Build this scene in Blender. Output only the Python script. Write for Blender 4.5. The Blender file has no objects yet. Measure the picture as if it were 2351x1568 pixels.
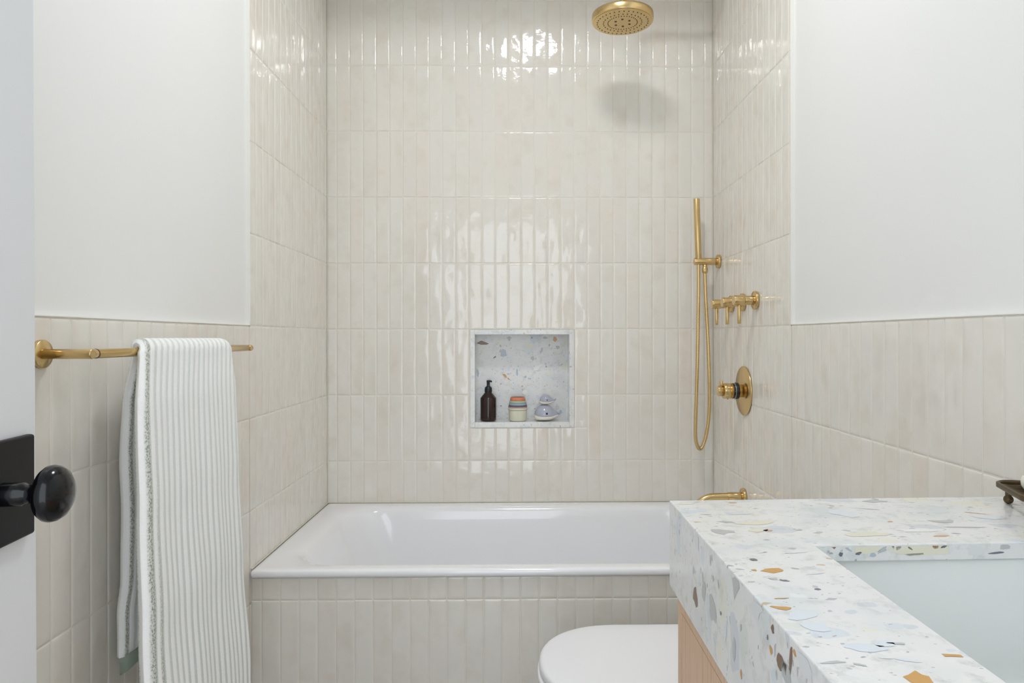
import bpy, math, random
from mathutils import Vector, Matrix
random.seed(7)
S = bpy.context.scene
COL = S.collection
PI = math.pi
H = 1.12                       # eye height of the camera
XL, XR, YB = -0.7446, 0.7665, 2.748   # tiled faces: left wall, right wall, back wall
YA = 1.962                     # front face of the tub apron
ZR = H - 0.6435                # tub rim
ZW = H + 0.036                 # top of the half-height tiling
ZS = H + 1.494                 # underside of the alcove ceiling
ZC = H + 1.70                  # room ceiling
YF = -0.06                     # wall with the doorway, behind the camera
ORG = {}

# ------------------------------------------------------------------ materials
def mat(name, col=(.8,.8,.8), rough=.5, metal=0., spec=.5, coat=0., emit=None, es=0.):
    m = bpy.data.materials.new(name); m.use_nodes = True
    b = m.node_tree.nodes['Principled BSDF']
    b.inputs['Base Color'].default_value = (*col, 1)
    b.inputs['Roughness'].default_value = rough
    b.inputs['Metallic'].default_value = metal
    b.inputs['Specular IOR Level'].default_value = spec
    b.inputs['Coat Weight'].default_value = coat
    b.inputs['Coat Roughness'].default_value = .05
    if emit:
        b.inputs['Emission Color'].default_value = (*emit, 1)
        b.inputs['Emission Strength'].default_value = es
    return m
class NT:
    def __init__(s, m):
        s.t = m.node_tree; s.b = s.t.nodes['Principled BSDF']
    def n(s, typ, ins=None, **kw):
        x = s.t.nodes.new(typ)
        for k, v in kw.items(): setattr(x, k, v)
        for k, v in (ins or {}).items():
            if hasattr(v, 'node'): s.t.links.new(v, x.inputs[k])
            else: x.inputs[k].default_value = v
        return x
    def math(s, op, a, b=0., c=None):
        ins = {0: a, 1: b}
        if c is not None: ins[2] = c
        return s.n('ShaderNodeMath', ins, operation=op).outputs[0]
    def mix(s, f, a, b, blend='MIX'):
        x = s.n('ShaderNodeMix', data_type='RGBA', blend_type=blend)
        for k, v in ((0, f), (6, a), (7, b)):
            if hasattr(v, 'node'): s.t.links.new(v, x.inputs[k])
            else: x.inputs[k].default_value = v if not isinstance(v, tuple) or len(v) == 4 else (*v, 1)
        return x.outputs[2]
    def ramp(s, f, pts, interp='LINEAR'):
        x = s.n('ShaderNodeValToRGB', {0: f}); r = x.color_ramp; r.interpolation = interp
        while len(r.elements) < len(pts): r.elements.new(.5)
        for e, (p, c) in zip(r.elements, pts):
            e.position = p; e.color = (*c, 1) if len(c) == 3 else c
        return x.outputs[0]
    def link(s, o, name): s.t.links.new(o, s.b.inputs[name])

def tile_material():
    m = mat('glazed_tile', rough=.06, spec=.68)
    t = NT(m)
    pos = t.n('ShaderNodeNewGeometry').outputs['Position']
    tone = t.n('ShaderNodeAttribute', attribute_name='tone')
    f = tone.outputs['Fac']
    off = t.n('ShaderNodeCombineXYZ', {0: t.math('MULTIPLY', f, 37.), 1: t.math('MULTIPLY', f, 71.), 2: t.math('MULTIPLY', f, 13.)})
    p2 = t.n('ShaderNodeVectorMath', {0: pos, 1: off.outputs[0]}, operation='ADD').outputs[0]
    base = t.ramp(f, [(0, (.81,.757,.69)), (.3, (.80,.77,.71)), (.55, (.81,.782,.725)), (.8, (.80,.755,.695)), (1, (.82,.79,.735))])
    n1 = t.n('ShaderNodeTexNoise', {'Vector': p2, 'Scale': 14., 'Detail': 3.}).outputs[0]
    cl = t.ramp(n1, [(.3, (.95,.935,.91)), (.5, (1,1,1)), (.72, (.975,.985,.99))])
    t.link(t.mix(1., base, cl, 'MULTIPLY'), 'Base Color')
    # gentle hand made waviness of the glaze
    st = t.n('ShaderNodeMapping', {'Vector': p2, 'Scale': (1, 1, .55)}).outputs[0]
    w1 = t.n('ShaderNodeTexNoise', {'Vector': st, 'Scale': 17., 'Detail': 1.2}).outputs[0]
    w2 = t.n('ShaderNodeTexNoise', {'Vector': p2, 'Scale': 75., 'Detail': 1.}).outputs[0]
    h = t.math('ADD', w1, t.math('MULTIPLY', w2, .05))
    bp = t.n('ShaderNodeBump', {'Height': h, 'Distance': .0046, 'Strength': 1.})
    t.link(bp.outputs[0], 'Normal')
    return m
def stone_material():
    m = mat('pale_terrazzo', rough=.16, spec=.5)
    t = NT(m)
    pos = t.n('ShaderNodeNewGeometry').outputs['Position']
    warp = t.n('ShaderNodeTexNoise', {'Vector': pos, 'Scale': 30., 'Detail': 2.}).outputs[1]
    wv = t.n('ShaderNodeVectorMath', {0: warp, 'Scale': .022}, operation='SCALE').outputs[0]
    p = t.n('ShaderNodeVectorMath', {0: pos, 1: wv}, operation='ADD').outputs[0]
    col = t.ramp(t.n('ShaderNodeTexNoise', {'Vector': p, 'Scale': 9., 'Detail': 4.}).outputs[0],
                 [(.3, (.66,.70,.72)), (.45, (.77,.775,.77)), (.6, (.80,.80,.785)), (.75, (.74,.745,.74))])
    def layer(col, scale, thr, lo, tint, seed, size=.42):
        mp = t.n('ShaderNodeMapping', {'Vector': p, 'Location': (seed, seed*2.1, seed*.7), 'Rotation': (seed, seed*.6, seed*1.7), 'Scale': (1, 1.7, .9)}).outputs[0]
        v = t.n('ShaderNodeTexVoronoi', {'Vector': mp, 'Scale': scale, 'Randomness': 1.}, feature='F1', distance='MINKOWSKI')
        v.inputs['Exponent'].default_value = 1.2
        sep = t.n('ShaderNodeSeparateColor', {0: v.outputs['Color']})
        pick = t.math('GREATER_THAN', sep.outputs[0], thr)
        rad = t.math('MULTIPLY', sep.outputs[1], size)
        ins = t.n('ShaderNodeMapRange', {0: t.math('SUBTRACT', rad, v.outputs['Distance']), 1: -.012, 2: .02}).outputs[0]
        c = t.ramp(sep.outputs[2], tint, 'CONSTANT')
        return t.mix(t.math('MULTIPLY', t.math('MULTIPLY', pick, ins), lo), col, c)
    pale = [(0,(.60,.68,.76)), (.22,(.78,.77,.78)), (.4,(.78,.76,.60)), (.5,(.70,.72,.73)), (.65,(.55,.60,.68)), (.8,(.83,.83,.82)), (.92,(.66,.70,.66))]
    dark = [(0,(.36,.38,.42)), (.3,(.42,.41,.38)), (.55,(.25,.26,.30)), (.72,(.52,.36,.16)), (.80,(.45,.47,.50)), (.93,(.40,.24,.14))]
    col = layer(col, 15., .30, .62, pale, 1.3, .66)
    col = layer(col, 34., .45, .55, pale, 4.1, .6)
    vein = t.n('ShaderNodeTexNoise', {'Vector': p, 'Scale': 55., 'Detail': 5., 'Roughness': .65}).outputs[0]
    col = t.mix(t.n('ShaderNodeMapRange', {0: vein, 1: .52, 2: .70, 4: .7}).outputs[0], col, (.56,.575,.55))
    col = layer(col, 62., .78, .72, dark, 2.7, .45)
    col = layer(col, 150., .80, .65, dark, 6.9, .45)
    t.link(col, 'Base Color')
    return m
def towel_material():
    m = mat('ribbed_cotton', rough=.95, spec=.1)
    t = NT(m)
    uv = t.n('ShaderNodeUVMap', uv_map='UVMap').outputs[0]
    s = t.n('ShaderNodeSeparateXYZ', {0: uv}); u, v = s.outputs[0], s.outputs[1]
    wob = t.n('ShaderNodeTexNoise', {'Vector': t.n('ShaderNodeCombineXYZ', {0: t.math('MULTIPLY', u, 6.), 1: t.math('MULTIPLY', v, 2.5)}).outputs[0], 'Scale': 1.3, 'Detail': 2.}).outputs[0]
    uu = t.math('ADD', u, t.math('MULTIPLY', t.math('SUBTRACT', wob, .5), .012))
    rib = t.math('SINE', t.math('MULTIPLY', uu, 2*PI/.0215))
    r01 = t.n('ShaderNodeMapRange', {0: rib, 1: -1., 2: .55}, interpolation_type='SMOOTHSTEP').outputs[0]
    fz = t.n('ShaderNodeTexNoise', {'Vector': uv, 'Scale': 420., 'Detail': 3.}).outputs[0]
    fac = t.n('ShaderNodeMapRange', {0: t.math('ADD', r01, t.math('MULTIPLY', t.math('SUBTRACT', fz, .5), 1.0)), 1: .05, 2: .6}).outputs[0]
    # woven olive stripes close to the two long edges
    dashes = t.n('ShaderNodeTexVoronoi', {'Vector': t.n('ShaderNodeMapping', {'Vector': uv, 'Rotation': (0, 0, .6), 'Scale': (1, .6, 1)}).outputs[0], 'Scale': 430.}).outputs['Distance']
    dk = t.n('ShaderNodeMapRange', {0: dashes, 1: .30, 2: .60, 3: 1., 4: .3}).outputs[0]
    def pulse(c, hw):
        d = t.math('ABSOLUTE', t.math('SUBTRACT', uu, c))
        return t.n('ShaderNodeMapRange', {0: d, 1: hw*.7, 2: hw*1.2, 3: 1., 4: 0.}).outputs[0]
    low = t.n('ShaderNodeMapRange', {0: v, 1: .80, 2: 1.15, 3: 0., 4: 1.}).outputs[0]
    st = t.math('ADD', pulse(.0115, .0055), t.math('MULTIPLY', pulse(.034, .0045), t.math('ADD', t.math('MULTIPLY', low, .75), .15)))
    groove = t.mix(t.n('ShaderNodeMapRange', {0: v, 1: .6, 2: 1.4}).outputs[0], (.74,.77,.745), (.56,.60,.57))
    col = t.mix(fac, groove, (.92,.925,.915))
    col = t.mix(t.math('MULTIPLY', st, dk), col, (.30,.32,.25))
    t.link(col, 'Base Color')
    hgt = t.math('ADD', t.math('MULTIPLY', r01, 1.), t.math('MULTIPLY', fz, .55))
    b = t.n('ShaderNodeBump', {'Height': hgt, 'Distance': .0013, 'Strength': 1.})
    t.link(b.outputs[0], 'Normal')
    t.b.inputs['Sheen Weight'].default_value = .3
    return m
def wood_material():
    m = mat('light_oak', rough=.45, spec=.35)
    t = NT(m)
    pos = t.n('ShaderNodeNewGeometry').outputs['Position']
    mp = t.n('ShaderNodeMapping', {'Vector': pos, 'Scale': (60, 60, 2.2)}).outputs[0]
    g = t.n('ShaderNodeTexNoise', {'Vector': mp, 'Scale': 3., 'Detail': 5.}).outputs[0]
    t.link(t.ramp(g, [(.3, (.56,.355,.22)), (.5, (.67,.455,.30)), (.7, (.72,.52,.36))]), 'Base Color')
    return m
def brass_material():
    m = mat('brushed_brass', (.70,.515,.25), .26, 1.)
    t = NT(m)
    pos = t.n('ShaderNodeNewGeometry').outputs['Position']
    n = t.n('ShaderNodeTexNoise', {'Vector': pos, 'Scale': 14., 'Detail': 1.}).outputs[0]
    t.link(t.n('ShaderNodeMapRange', {0: n, 3: .23, 4: .28}).outputs[0], 'Roughness')
    return m
def paint_material(name, col, rough=.55):
    m = mat(name, col, rough, spec=.35)
    t = NT(m)
    pos = t.n('ShaderNodeNewGeometry').outputs['Position']
    n = t.n('ShaderNodeTexNoise', {'Vector': pos, 'Scale': 260., 'Detail': 2.}).outputs[0]
    t.link(t.n('ShaderNodeBump', {'Height': n, 'Distance': .00012, 'Strength': .6}).outputs[0], 'Normal')
    return m
M = dict(
    tile=tile_material(), stone=stone_material(), towel=towel_material(), oak=wood_material(), brass=brass_material(),
    paint=paint_material('white_wall_paint', (.84,.84,.83)), door=paint_material('white_door_paint', (.72,.735,.75), .4),
    grout=mat('cream_grout', (.78,.745,.67), .8), trim=mat('cream_edge_strip', (.83,.825,.78), .35),
    caulk=mat('silicone_caulk', (.70,.68,.58), .5),
    acrylic=mat('white_enamel', (.89,.895,.92), .10, coat=.4), ceramic=mat('white_ceramic', (.80,.825,.82), .12, coat=.3),
    plastic=mat('white_seat_plastic', (.86,.86,.885), .28),
    green=mat('sage_hem', (.36,.43,.36), .9), shadowgap=mat('dark_gap', (.12,.08,.05), .8),
    hole=mat('dark_nozzle', (.10,.06,.02), .6), blackp=mat('black_plastic', (.012,.014,.016), .35),
    blackm=mat('satin_black_metal', (.004,.004,.005), .40, spec=.2), knobm=mat('gloss_black_knob', (.003,.003,.004), .14, spec=.38),
    amber=mat('dark_amber_bottle', (.020,.005,.004), .16, coat=.2), darkbrass=mat('aged_bronze', (.12,.085,.05), .38, .85),
    soap=mat('cream_soap', (.85,.83,.74), .5), chrome=mat('silver_ring', (.8,.8,.8), .2, 1.),
    floor=mat('grey_floor_tile', (.38,.37,.355), .4), glow=mat('lamp_diffuser', (.9,.9,.9), .5, emit=(.965, .985, 1.), es=1.),
    whale=mat('lavender_grey_glaze', (.44,.46,.55), .18, coat=.5), belly=mat('cream_glaze', (.78,.75,.68), .2, coat=.5),
    eye=mat('dark_blue_dot', (.01,.012,.04), .3),
    c_cream=mat('cup_cream', (.74,.73,.60), .45), c_pink=mat('cup_dusty_pink', (.66,.46,.38), .45), c_plum=mat('cup_plum', (.16,.11,.16), .45),
    c_blue=mat('cup_powder_blue', (.30,.40,.48), .45), c_sage=mat('cup_sage', (.46,.50,.38), .45), c_coral=mat('cup_coral', (.70,.24,.13), .45),
    c_rust=mat('cup_rust', (.30,.09,.06), .45),
    ch_amber=mat('chip_amber', (.60,.32,.08), .2), ch_brown=mat('chip_brown', (.20,.115,.065), .2), ch_straw=mat('chip_straw', (.76,.74,.60), .2),
    ch_blue=mat('chip_blue', (.70,.75,.80), .2), ch_grey=mat('chip_grey', (.50,.52,.52), .2), ch_slate=mat('chip_slate', (.16,.17,.21), .2),
    ch_orange=mat('chip_orange', (.66,.38,.20), .2), ch_pale=mat('chip_pale', (.72,.74,.75), .2), ch_bluegrey=mat('chip_blue_grey', (.47,.52,.60), .2), ch_white=mat('chip_white', (.84,.84,.84), .2),
)
# ------------------------------------------------------------------ mesh builder
class MB:
    def __init__(s): s.v = []; s.f = []; s.m = []; s.sm = []; s.uv = []; s.tone = []
    def face(s, idx, m=0, sm=False): s.f.append(tuple(idx)); s.m.append(m); s.sm.append(sm)
    def pts(s, ps):
        k = len(s.v); s.v += [tuple(p) for p in ps]; return list(range(k, k+len(ps)))
    def box(s, a, b, m=0):
        x0,y0,z0 = a; x1,y1,z1 = b
        i = s.pts([(x0,y0,z0),(x1,y0,z0),(x1,y1,z0),(x0,y1,z0),(x0,y0,z1),(x1,y0,z1),(x1,y1,z1),(x0,y1,z1)])
        for q in ((0,3,2,1),(4,5,6,7),(0,1,5,4),(1,2,6,5),(2,3,7,6),(3,0,4,7)): s.face([i[k] for k in q], m)
        return s
    def hexa(s, low, high, m=0):          # prism between two equal rings (counter clockwise seen from 'high')
        n = len(low); a = s.pts(low); b = s.pts(high)
        s.face(a[::-1], m); s.face(b, m)
        for k in range(n): s.face((a[k], a[(k+1)%n], b[(k+1)%n], b[k]), m)
        return s
    def rings(s, rings, m=0, sm=True, cap0=True, cap1=True, closed=True):
        ids = [s.pts(r) for r in rings]; n = len(rings[0])
        for a, b in zip(ids, ids[1:]):
            for k in range(n if closed else n-1): s.face((a[k], a[(k+1)%n], b[(k+1)%n], b[k]), m, sm)
        if cap0: s.face(ids[0][::-1], m, False)
        if cap1: s.face(ids[-1], m, False)
        return s
    def lathe(s, o, axis, prof, seg=40, m=0, cap0=True, cap1=True, sy=1., sx=1.):
        w = Vector(axis).normalized()
        a = w.orthogonal().normalized() if abs(w.z) < .999 else Vector((1,0,0)); b = w.cross(a)
        R = []
        for r, t in prof:
            c = Vector(o) + w*t
            R.append([c + a*(r*sx*math.cos(2*PI*k/seg)) + b*(r*sy*math.sin(2*PI*k/seg)) for k in range(seg)])
        return s.rings(R, m, True, cap0, cap1)
    def cyl(s, p0, p1, r, r1=None, seg=32, m=0, e=.0008):
        p0 = Vector(p0); p1 = Vector(p1); L = (p1-p0).length; r1 = r if r1 is None else r1
        e = min(e, r*.4, L*.3)
        return s.lathe(p0, p1-p0, [(r-e, 0), (r-e*.3, e*.3), (r, e), (r1, L-e), (r1-e*.3, L-e*.3), (r1-e, L)], seg, m)
    def tube(s, path, r, seg=14, m=0):
        P = [Vector(p) for p in path]; R = []; ref = None
        for k, p in enumerate(P):
            t = (P[min(k+1, len(P)-1)] - P[max(k-1, 0)]).normalized()
            if ref is None: ref = t.orthogonal().normalized()
            ref = (ref - t*ref.dot(t)).normalized(); b = t.cross(ref)
            rr = r[k] if isinstance(r, (list, tuple)) else r
            R.append([p + ref*rr*math.cos(2*PI*j/seg) + b*rr*math.sin(2*PI*j/seg) for j in range(seg)])
        return s.rings(R, m)
    def ball(s, c, r, seg=24, n=14, m=0, sc=(1,1,1)):
        R = []
        for i in range(1, n):
            a = PI*i/n
            R.append([(c[0]+r*sc[0]*math.sin(a)*math.cos(2*PI*k/seg), c[1]+r*sc[1]*math.sin(a)*math.sin(2*PI*k/seg), c[2]-r*sc[2]*math.cos(a)) for k in range(seg)])
        return s.rings(R, m)
    def poly(s, ps, m=0): s.face(s.pts(ps), m); return s
    def build(s, name, mats, parent=None, bevel=0., bseg=3, subsurf=0):
        me = bpy.data.meshes.new(name)
        o = ORG.get(parent.name, Vector()) if parent else Vector()
        me.from_pydata([Vector(v)-o for v in s.v], [], s.f)
        for mm in (mats if isinstance(mats, (list, tuple)) else [mats]): me.materials.append(M[mm])
        me.polygons.foreach_set('material_index', s.m); me.polygons.foreach_set('use_smooth', s.sm)
        if s.tone:
            a = me.attributes.new('tone', 'FLOAT', 'FACE'); a.data.foreach_set('value', s.tone)
        if s.uv:
            l = me.uv_layers.new(name='UVMap')
            for lp in me.loops: l.data[lp.index].uv = s.uv[lp.vertex_index]
        me.update()
        ob = bpy.data.objects.new(name, me); COL.objects.link(ob)
        if parent: ob.parent = parent; ORG[ob.name] = o
        if bevel:
            b = ob.modifiers.new('bevel', 'BEVEL'); b.width = bevel; b.segments = bseg; b.limit_method = 'ANGLE'; b.angle_limit = .6
            b.harden_normals = False
            for p in me.polygons: p.use_smooth = True
            w = ob.modifiers.new('normals', 'WEIGHTED_NORMAL'); w.keep_sharp = False
        if subsurf:
            q = ob.modifiers.new('subd', 'SUBSURF'); q.levels = q.render_levels = subsurf
        return ob
def thing(name, label, cat, loc, group=None):
    o = bpy.data.objects.new(name, None); COL.objects.link(o); o.location = loc; o.empty_display_size = .05
    ORG[o.name] = Vector(loc); o['label'] = label; o['category'] = cat
    if group: o['group'] = group
    return o
def struct(o): o['kind'] = 'structure'; return o
def tag(o, label, cat): o['label'] = label; o['category'] = cat; return o

# ------------------------------------------------------------------ tiled surfaces
PU, PV = 0.0515, 0.2577
def tiles(mb, O, U, V, N, rects, pu, pv, hole=None, g=.0006):
    """pillow-edged tiles on the plane O + uU + vV, face towards N. rects = regions (u0,u1,v0,v1)."""
    O, U, V, N = map(Vector, (O, U, V, N))
    flip = U.cross(V).dot(N) < 0
    def cells(u0, u1, v0, v1):
        k0 = math.floor((u0-pu)/PU); j0 = math.floor((v0-pv)/PV); k = k0
        while pu+k*PU < u1:
            j = j0
            while pv+j*PV < v1:
                a, b = max(u0, pu+k*PU), min(u1, pu+(k+1)*PU); c, d = max(v0, pv+j*PV), min(v1, pv+(j+1)*PV)
                if b-a > .003 and d-c > .003: yield a, b, c, d
                j += 1
            k += 1
    def split(a, b, c, d):
        if not hole: return [(a,b,c,d)]
        h0, h1, h2, h3 = hole
        if b <= h0 or a >= h1 or d <= h2 or c >= h3: return [(a,b,c,d)]
        out = []
        if d > h3+.003: out.append((a,b,h3,d))
        if c < h2-.003: out.append((a,b,c,h2))
        cc, dd = max(c,h2), min(d,h3)
        if a < h0-.003: out.append((a,h0,cc,dd))
        if b > h1+.003: out.append((h1,b,cc,dd))
        return out
    for r in rects:
        for cell in cells(*r):
            for a, b, c, d in split(*cell):
                a += g + random.uniform(-.0002,.0003); b -= g + random.uniform(-.0002,.0003)
                c += g*.9 + random.uniform(-.0003,.0004); d -= g*.9 + random.uniform(-.0003,.0004)
                if b-a < .002 or d-c < .002: continue
                tone = random.random(); lip = random.uniform(-.0003, .0002)
                tu = random.uniform(-.005, .005); tv = random.uniform(-.0014, .0014)
                wu, wv = (b-a), (d-c)
                eu = [0, .0006, .0016, .0035, .007, .0125]; hh = [-.0020, -.0011, -.0006, -.00025, -.00007, 0]
                eu = [e for e in eu if e < wu*.45]; nu = len(eu)
                us = [a+e for e in eu] + [b-e for e in eu[::-1]]; hu = hh[:nu] + hh[:nu][::-1]
                ev = [0, .0006, .0016, .0035, .008]; ev = [e for e in ev if e < wv*.45]; nv = len(ev)
                vs = [c+e for e in ev] + [d-e for e in ev[::-1]]; hv = hh[:nv] + hh[:nv][::-1]
                um, vm = (a+b)/2, (c+d)/2; n = len(us)
                ids = []
                for y, h2_ in zip(vs, hv):
                    ids.append(mb.pts([O + U*x + V*y + N*(min(h1_, h2_) + (h1_+h2_)*.15 + lip + tu*(x-um) + tv*(y-vm)) for x, h1_ in zip(us, hu)]))
                for p, q in zip(ids, ids[1:]):
                    for k in range(n-1):
                        f = (p[k], p[k+1], q[k+1], q[k]); mb.face(f[::-1] if flip else f, 0, True); mb.tone.append(tone)
def tiling(name, parent, O, U, V, N, rects, pu, pv, hole=None):
    mb = MB(); tiles(mb, O, U, V, N, rects, pu, pv, hole)
    return mb.build(name, 'tile', parent)

FZ = 0.0
G = .0014     # grout lies this far behind the tile face
# niche (inner opening and outer frame, on the back wall)
NX0, NX1, NZ0, NZ1 = -.170, .2005, H-.331, H+.012
FX0, FX1, FZ0, FZ1 = -.190, .2205, H-.353, H+.0325
# wall_back : a slab with a hole for the niche
def holed(mb, y0, y1, x0, x1, z0, z1, h):
    hx0, hx1, hz0, hz1 = h
    for a in ((x0,hx0,z0,z1), (hx1,x1,z0,z1), (hx0,hx1,z0,hz0), (hx0,hx1,hz1,z1)):
        mb.box((a[0],y0,a[2]), (a[1],y1,a[3]))
    return mb
wb = struct(holed(MB(), YB+G, YB+.14, XL-.12, XR+.12, 0, ZC+.1, (FX0+.0005, FX1-.0005, FZ0+.0005, FZ1-.0005)).build('wall_back', 'grout'))
tiling('tiling', wb, (0,YB,0), (1,0,0), (0,0,1), (0,-1,0), [(XL,XR,ZR-.01,ZS)], XL+.0367, H+.0333, (FX0,FX1,FZ0,FZ1))
wl = struct(MB().box((XL-.12, YF-.1, 0), (XL-.010, YB+G, ZC+.1)).build('wall_left', 'paint'))
MB().box((XL-.010, YF, 0), (XL-G, YA, ZW-.001)).box((XL-.010, YA-.004, 0), (XL-G, YB+G, ZS)).build('grout_bed', 'grout', wl)
tiling('tiling', wl, (XL,0,0), (0,1,0), (0,0,1), (1,0,0), [(YF,YA-.0045,0,ZW-.002), (YA-.0045,YB-.001,0,ZW-.002)], 1.233, H+.0333-PV)
tiling('upper_tiling', wl, (XL,0,0), (0,1,0), (0,0,1), (1,0,0), [(YA-.003,YB-.001,ZW-.002,ZS)], 1.233, H+.0333)
wr = struct(MB().box((XR+.010, YF-.1, 0), (XR+.12, YB+G, ZC+.1)).build('wall_right', 'paint'))
MB().box((XR+G, YF, 0), (XR+.010, YA, ZW-.001)).box((XR+G, YA-.004, 0), (XR+.010, YB+G, ZS)).build('grout_bed', 'grout', wr)
tiling('tiling', wr, (XR,0,0), (0,1,0), (0,0,1), (-1,0,0), [(YF,YA-.0045,0,ZW-.002), (YA-.0045,YB-.001,0,ZW-.002)], 1.0967, H+.0333-PV)
tiling('upper_tiling', wr, (XR,0,0), (0,1,0), (0,0,1), (-1,0,0), [(YA-.003,YB-.001,ZW-.002,ZS)], 1.0967, H+.0333)
# edge strips where the tiling stops against the paint
def strips(n, X, s):
    # s = +1 : wall to the left (face towards +X)
    a, b = sorted((X-s*.0105, X+s*.0008)); mb = MB()
    mb.box((a, YF, ZW-.0015), (b, YA-.003, ZW+.0008))
    mb.box((a, YA-.0055, ZW-.0015), (b, YA-.003, ZC-.001))
    return struct(mb.build('trim_%d' % n, 'trim', bevel=.0004, bseg=2))
strips(1, XL, 1); strips(2, XR, -1)
# soft caulk lines in the corners of the alcove
mb = MB().box((XL-.001, YB-.0022, ZR), (XL+.0022, YB+.001, ZS)).box((XR-.0022, YB-.0022, ZR), (XR+.001, YB+.001, ZS))
mb.box((XL, YB-.003, ZR-.001), (XR, YB, ZR+.0025)).box((XL, YA, ZR-.001), (XL+.004, YB, ZR+.0022)).box((XR-.004, YA, ZR-.001), (XR, YB, ZR+.0022))
struct(mb.build('trim_3', 'caulk', bevel=.0008, bseg=1))
# ceiling, lowered alcove ceiling, floor
struct(MB().box((XL-.01, YF, ZC), (XR+.01, YA+.012, ZC+.1)).build('ceiling', 'paint'))
struct(MB().box((XL-.0099, YA, ZS), (XR+.0099, YB+G, ZC+.1)).build('ceiling_alcove', 'paint'))
struct(MB().box((XL-.12, YF-1.6, -.1), (XR+.12, YB+.1, 0)).build('floor', 'floor'))
# front wall with doorway (behind the camera)
DX0, DX1, DZ = -.455, .30, 2.06
mb = MB()
for a, b in (((XL-.12,YF-.12,0), (DX0-.02,YF,ZC+.1)), ((DX1+.02,YF-.12,0), (XR+.12,YF,ZC+.1)), ((DX0-.02,YF-.12,DZ+.02), (DX1+.02,YF,ZC+.1))): mb.box(a, b)
struct(mb.build('wall_front', 'paint'))
mb = MB()
mb.box((DX0-.02,YF-.12,0), (DX0,YF,DZ+.02)).box((DX1,YF-.12,0), (DX1+.02,YF,DZ+.02)).box((DX0,YF-.12,DZ), (DX1,YF,DZ+.02))
struct(mb.build('trim_4', 'door'))
# tiled apron below the tub
ap = struct(MB().box((XL, YA+G, 0), (XR, YA+.012, ZR-.022)).box((XL, YA+.012, 0), (XR, YA+.05, ZR-.05)).build('wall_tub', 'grout'))
ZJ = ZR-.0223-.0655
mb = MB()
Oa = (0,YA,0)
tiles(mb, Oa, (1,0,0), (0,0,1), (0,-1,0), [(XL+.001,XR-.001,ZJ,ZR-.024)], XL+.0295, ZJ, None)
tiles(mb, Oa, (1,0,0), (0,0,1), (0,-1,0), [(XL+.001,XR-.001,0,ZJ)], XL+.0295, ZJ-PV, None)
mb.build('tiling', 'tile', ap)

# ------------------------------------------------------------------ niche
nc = thing('wall_niche', 'square terrazzo niche recessed into the tiled wall above the tub', 'shelf niche', ((NX0+NX1)/2, YB, NZ0))
ND = .105
P = -.002   # frame stands slightly proud
mb = MB()
mb.box((FX0+.001, YB+P, FZ0+.001), (NX0, YB+.112, FZ1-.001)).box((NX1, YB+P, FZ0+.001), (FX1-.001, YB+.112, FZ1-.001))
mb.box((NX0, YB+P, NZ1), (NX1, YB+.112, FZ1-.001))
mb.build('frame', 'stone', nc, bevel=.0012, bseg=2)
MB().box((NX0, YB+P-.001, FZ0+.0005), (NX1, YB+.112, NZ0)).build('sill', 'stone', nc, bevel=.0015, bseg=2)
def chip(mb, c, U, V, a, b, ang, m, n=7, seed=1, off=None, clamp=None):
    rnd = random.Random(seed); c = Vector(c); U = Vector(U); V = Vector(V); N = off
    pts = []
    for k in range(n):
        t = 2*PI*(k+rnd.uniform(-.32,.32))/n; r = rnd.uniform(.58, 1.12)
        x = a*r*math.cos(t); y = b*r*math.sin(t)
        x, y = x*math.cos(ang)-y*math.sin(ang), x*math.sin(ang)+y*math.cos(ang)
        q = c + U*x + V*y + Vector(N)
        pts.append(clamp(q) if clamp else q)
    mb.poly(pts, m)
CH = ['stone','ch_amber','ch_brown','ch_straw','ch_blue','ch_grey','ch_slate','ch_orange','ch_pale','ch_white','ch_bluegrey']
mb = MB().box((NX0, YB+ND, NZ0), (NX1, YB+.112, NZ1))
def nchip(px, py, a, b, ang, m, seed):      # a stone chip on the niche's back slab, by its place on the slab
    d = YB+ND; x = ((px-1215)/1610 + .0157)*d; z = H-(py-775)/1610*d
    if x-a < NX0 or x+a > NX1: a = min(a, x-NX0, NX1-x)
    chip(mb, (x, d, z), (1,0,0), (0,0,1), a, b, ang, m, 8, seed, (0,-.0003,0))
for i, q in enumerate([(1108,787,.026,.0095,-.15,2),(1124,794,.0,.0,0,2),(1156,811,.019,.021,.1,10),(1097,856,.006,.018,.1,10),(1140,800,.014,.010,.3,8),(1255,800,.018,.012,.3,8),(1215,795,.02,.012,0,3),(1159,862,.013,.006,-.8,1),(1168,870,.008,.004,-.9,1),
    (1205,866,.007,.0035,-.4,5),(1214,869,.006,.003,-.6,5),(1187,855,.005,.018,.1,10),(1199,887,.005,.004,0,1),(1243,805,.005,.016,-.3,5),(1223,822,.009,.010,.3,5),
    (1274,779,.008,.013,.3,7),(1296,790,.006,.014,-.4,3),(1280,797,.010,.009,0,5),(1136,820,.008,.004,.5,6),(1251,775,.012,.006,0,5),(1169,777,.007,.011,0,5),
    (1150,881,.004,.004,0,7),(1172,884,.005,.007,.4,3),(1205,900,.014,.010,.2,9),(1290,945,.016,.009,0,4),(1150,950,.007,.010,0,4),(1150,932,.004,.003,0,6),(1289,838,.010,.003,.7,5),(1233,845,.022,.009,.5,9),(1183,890,.006,.018,0,4)]):
    if q[2]: nchip(q[0], q[1], q[2], q[3], q[4], q[5], 40+i)
mb.build('back_slab', CH, nc)

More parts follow.
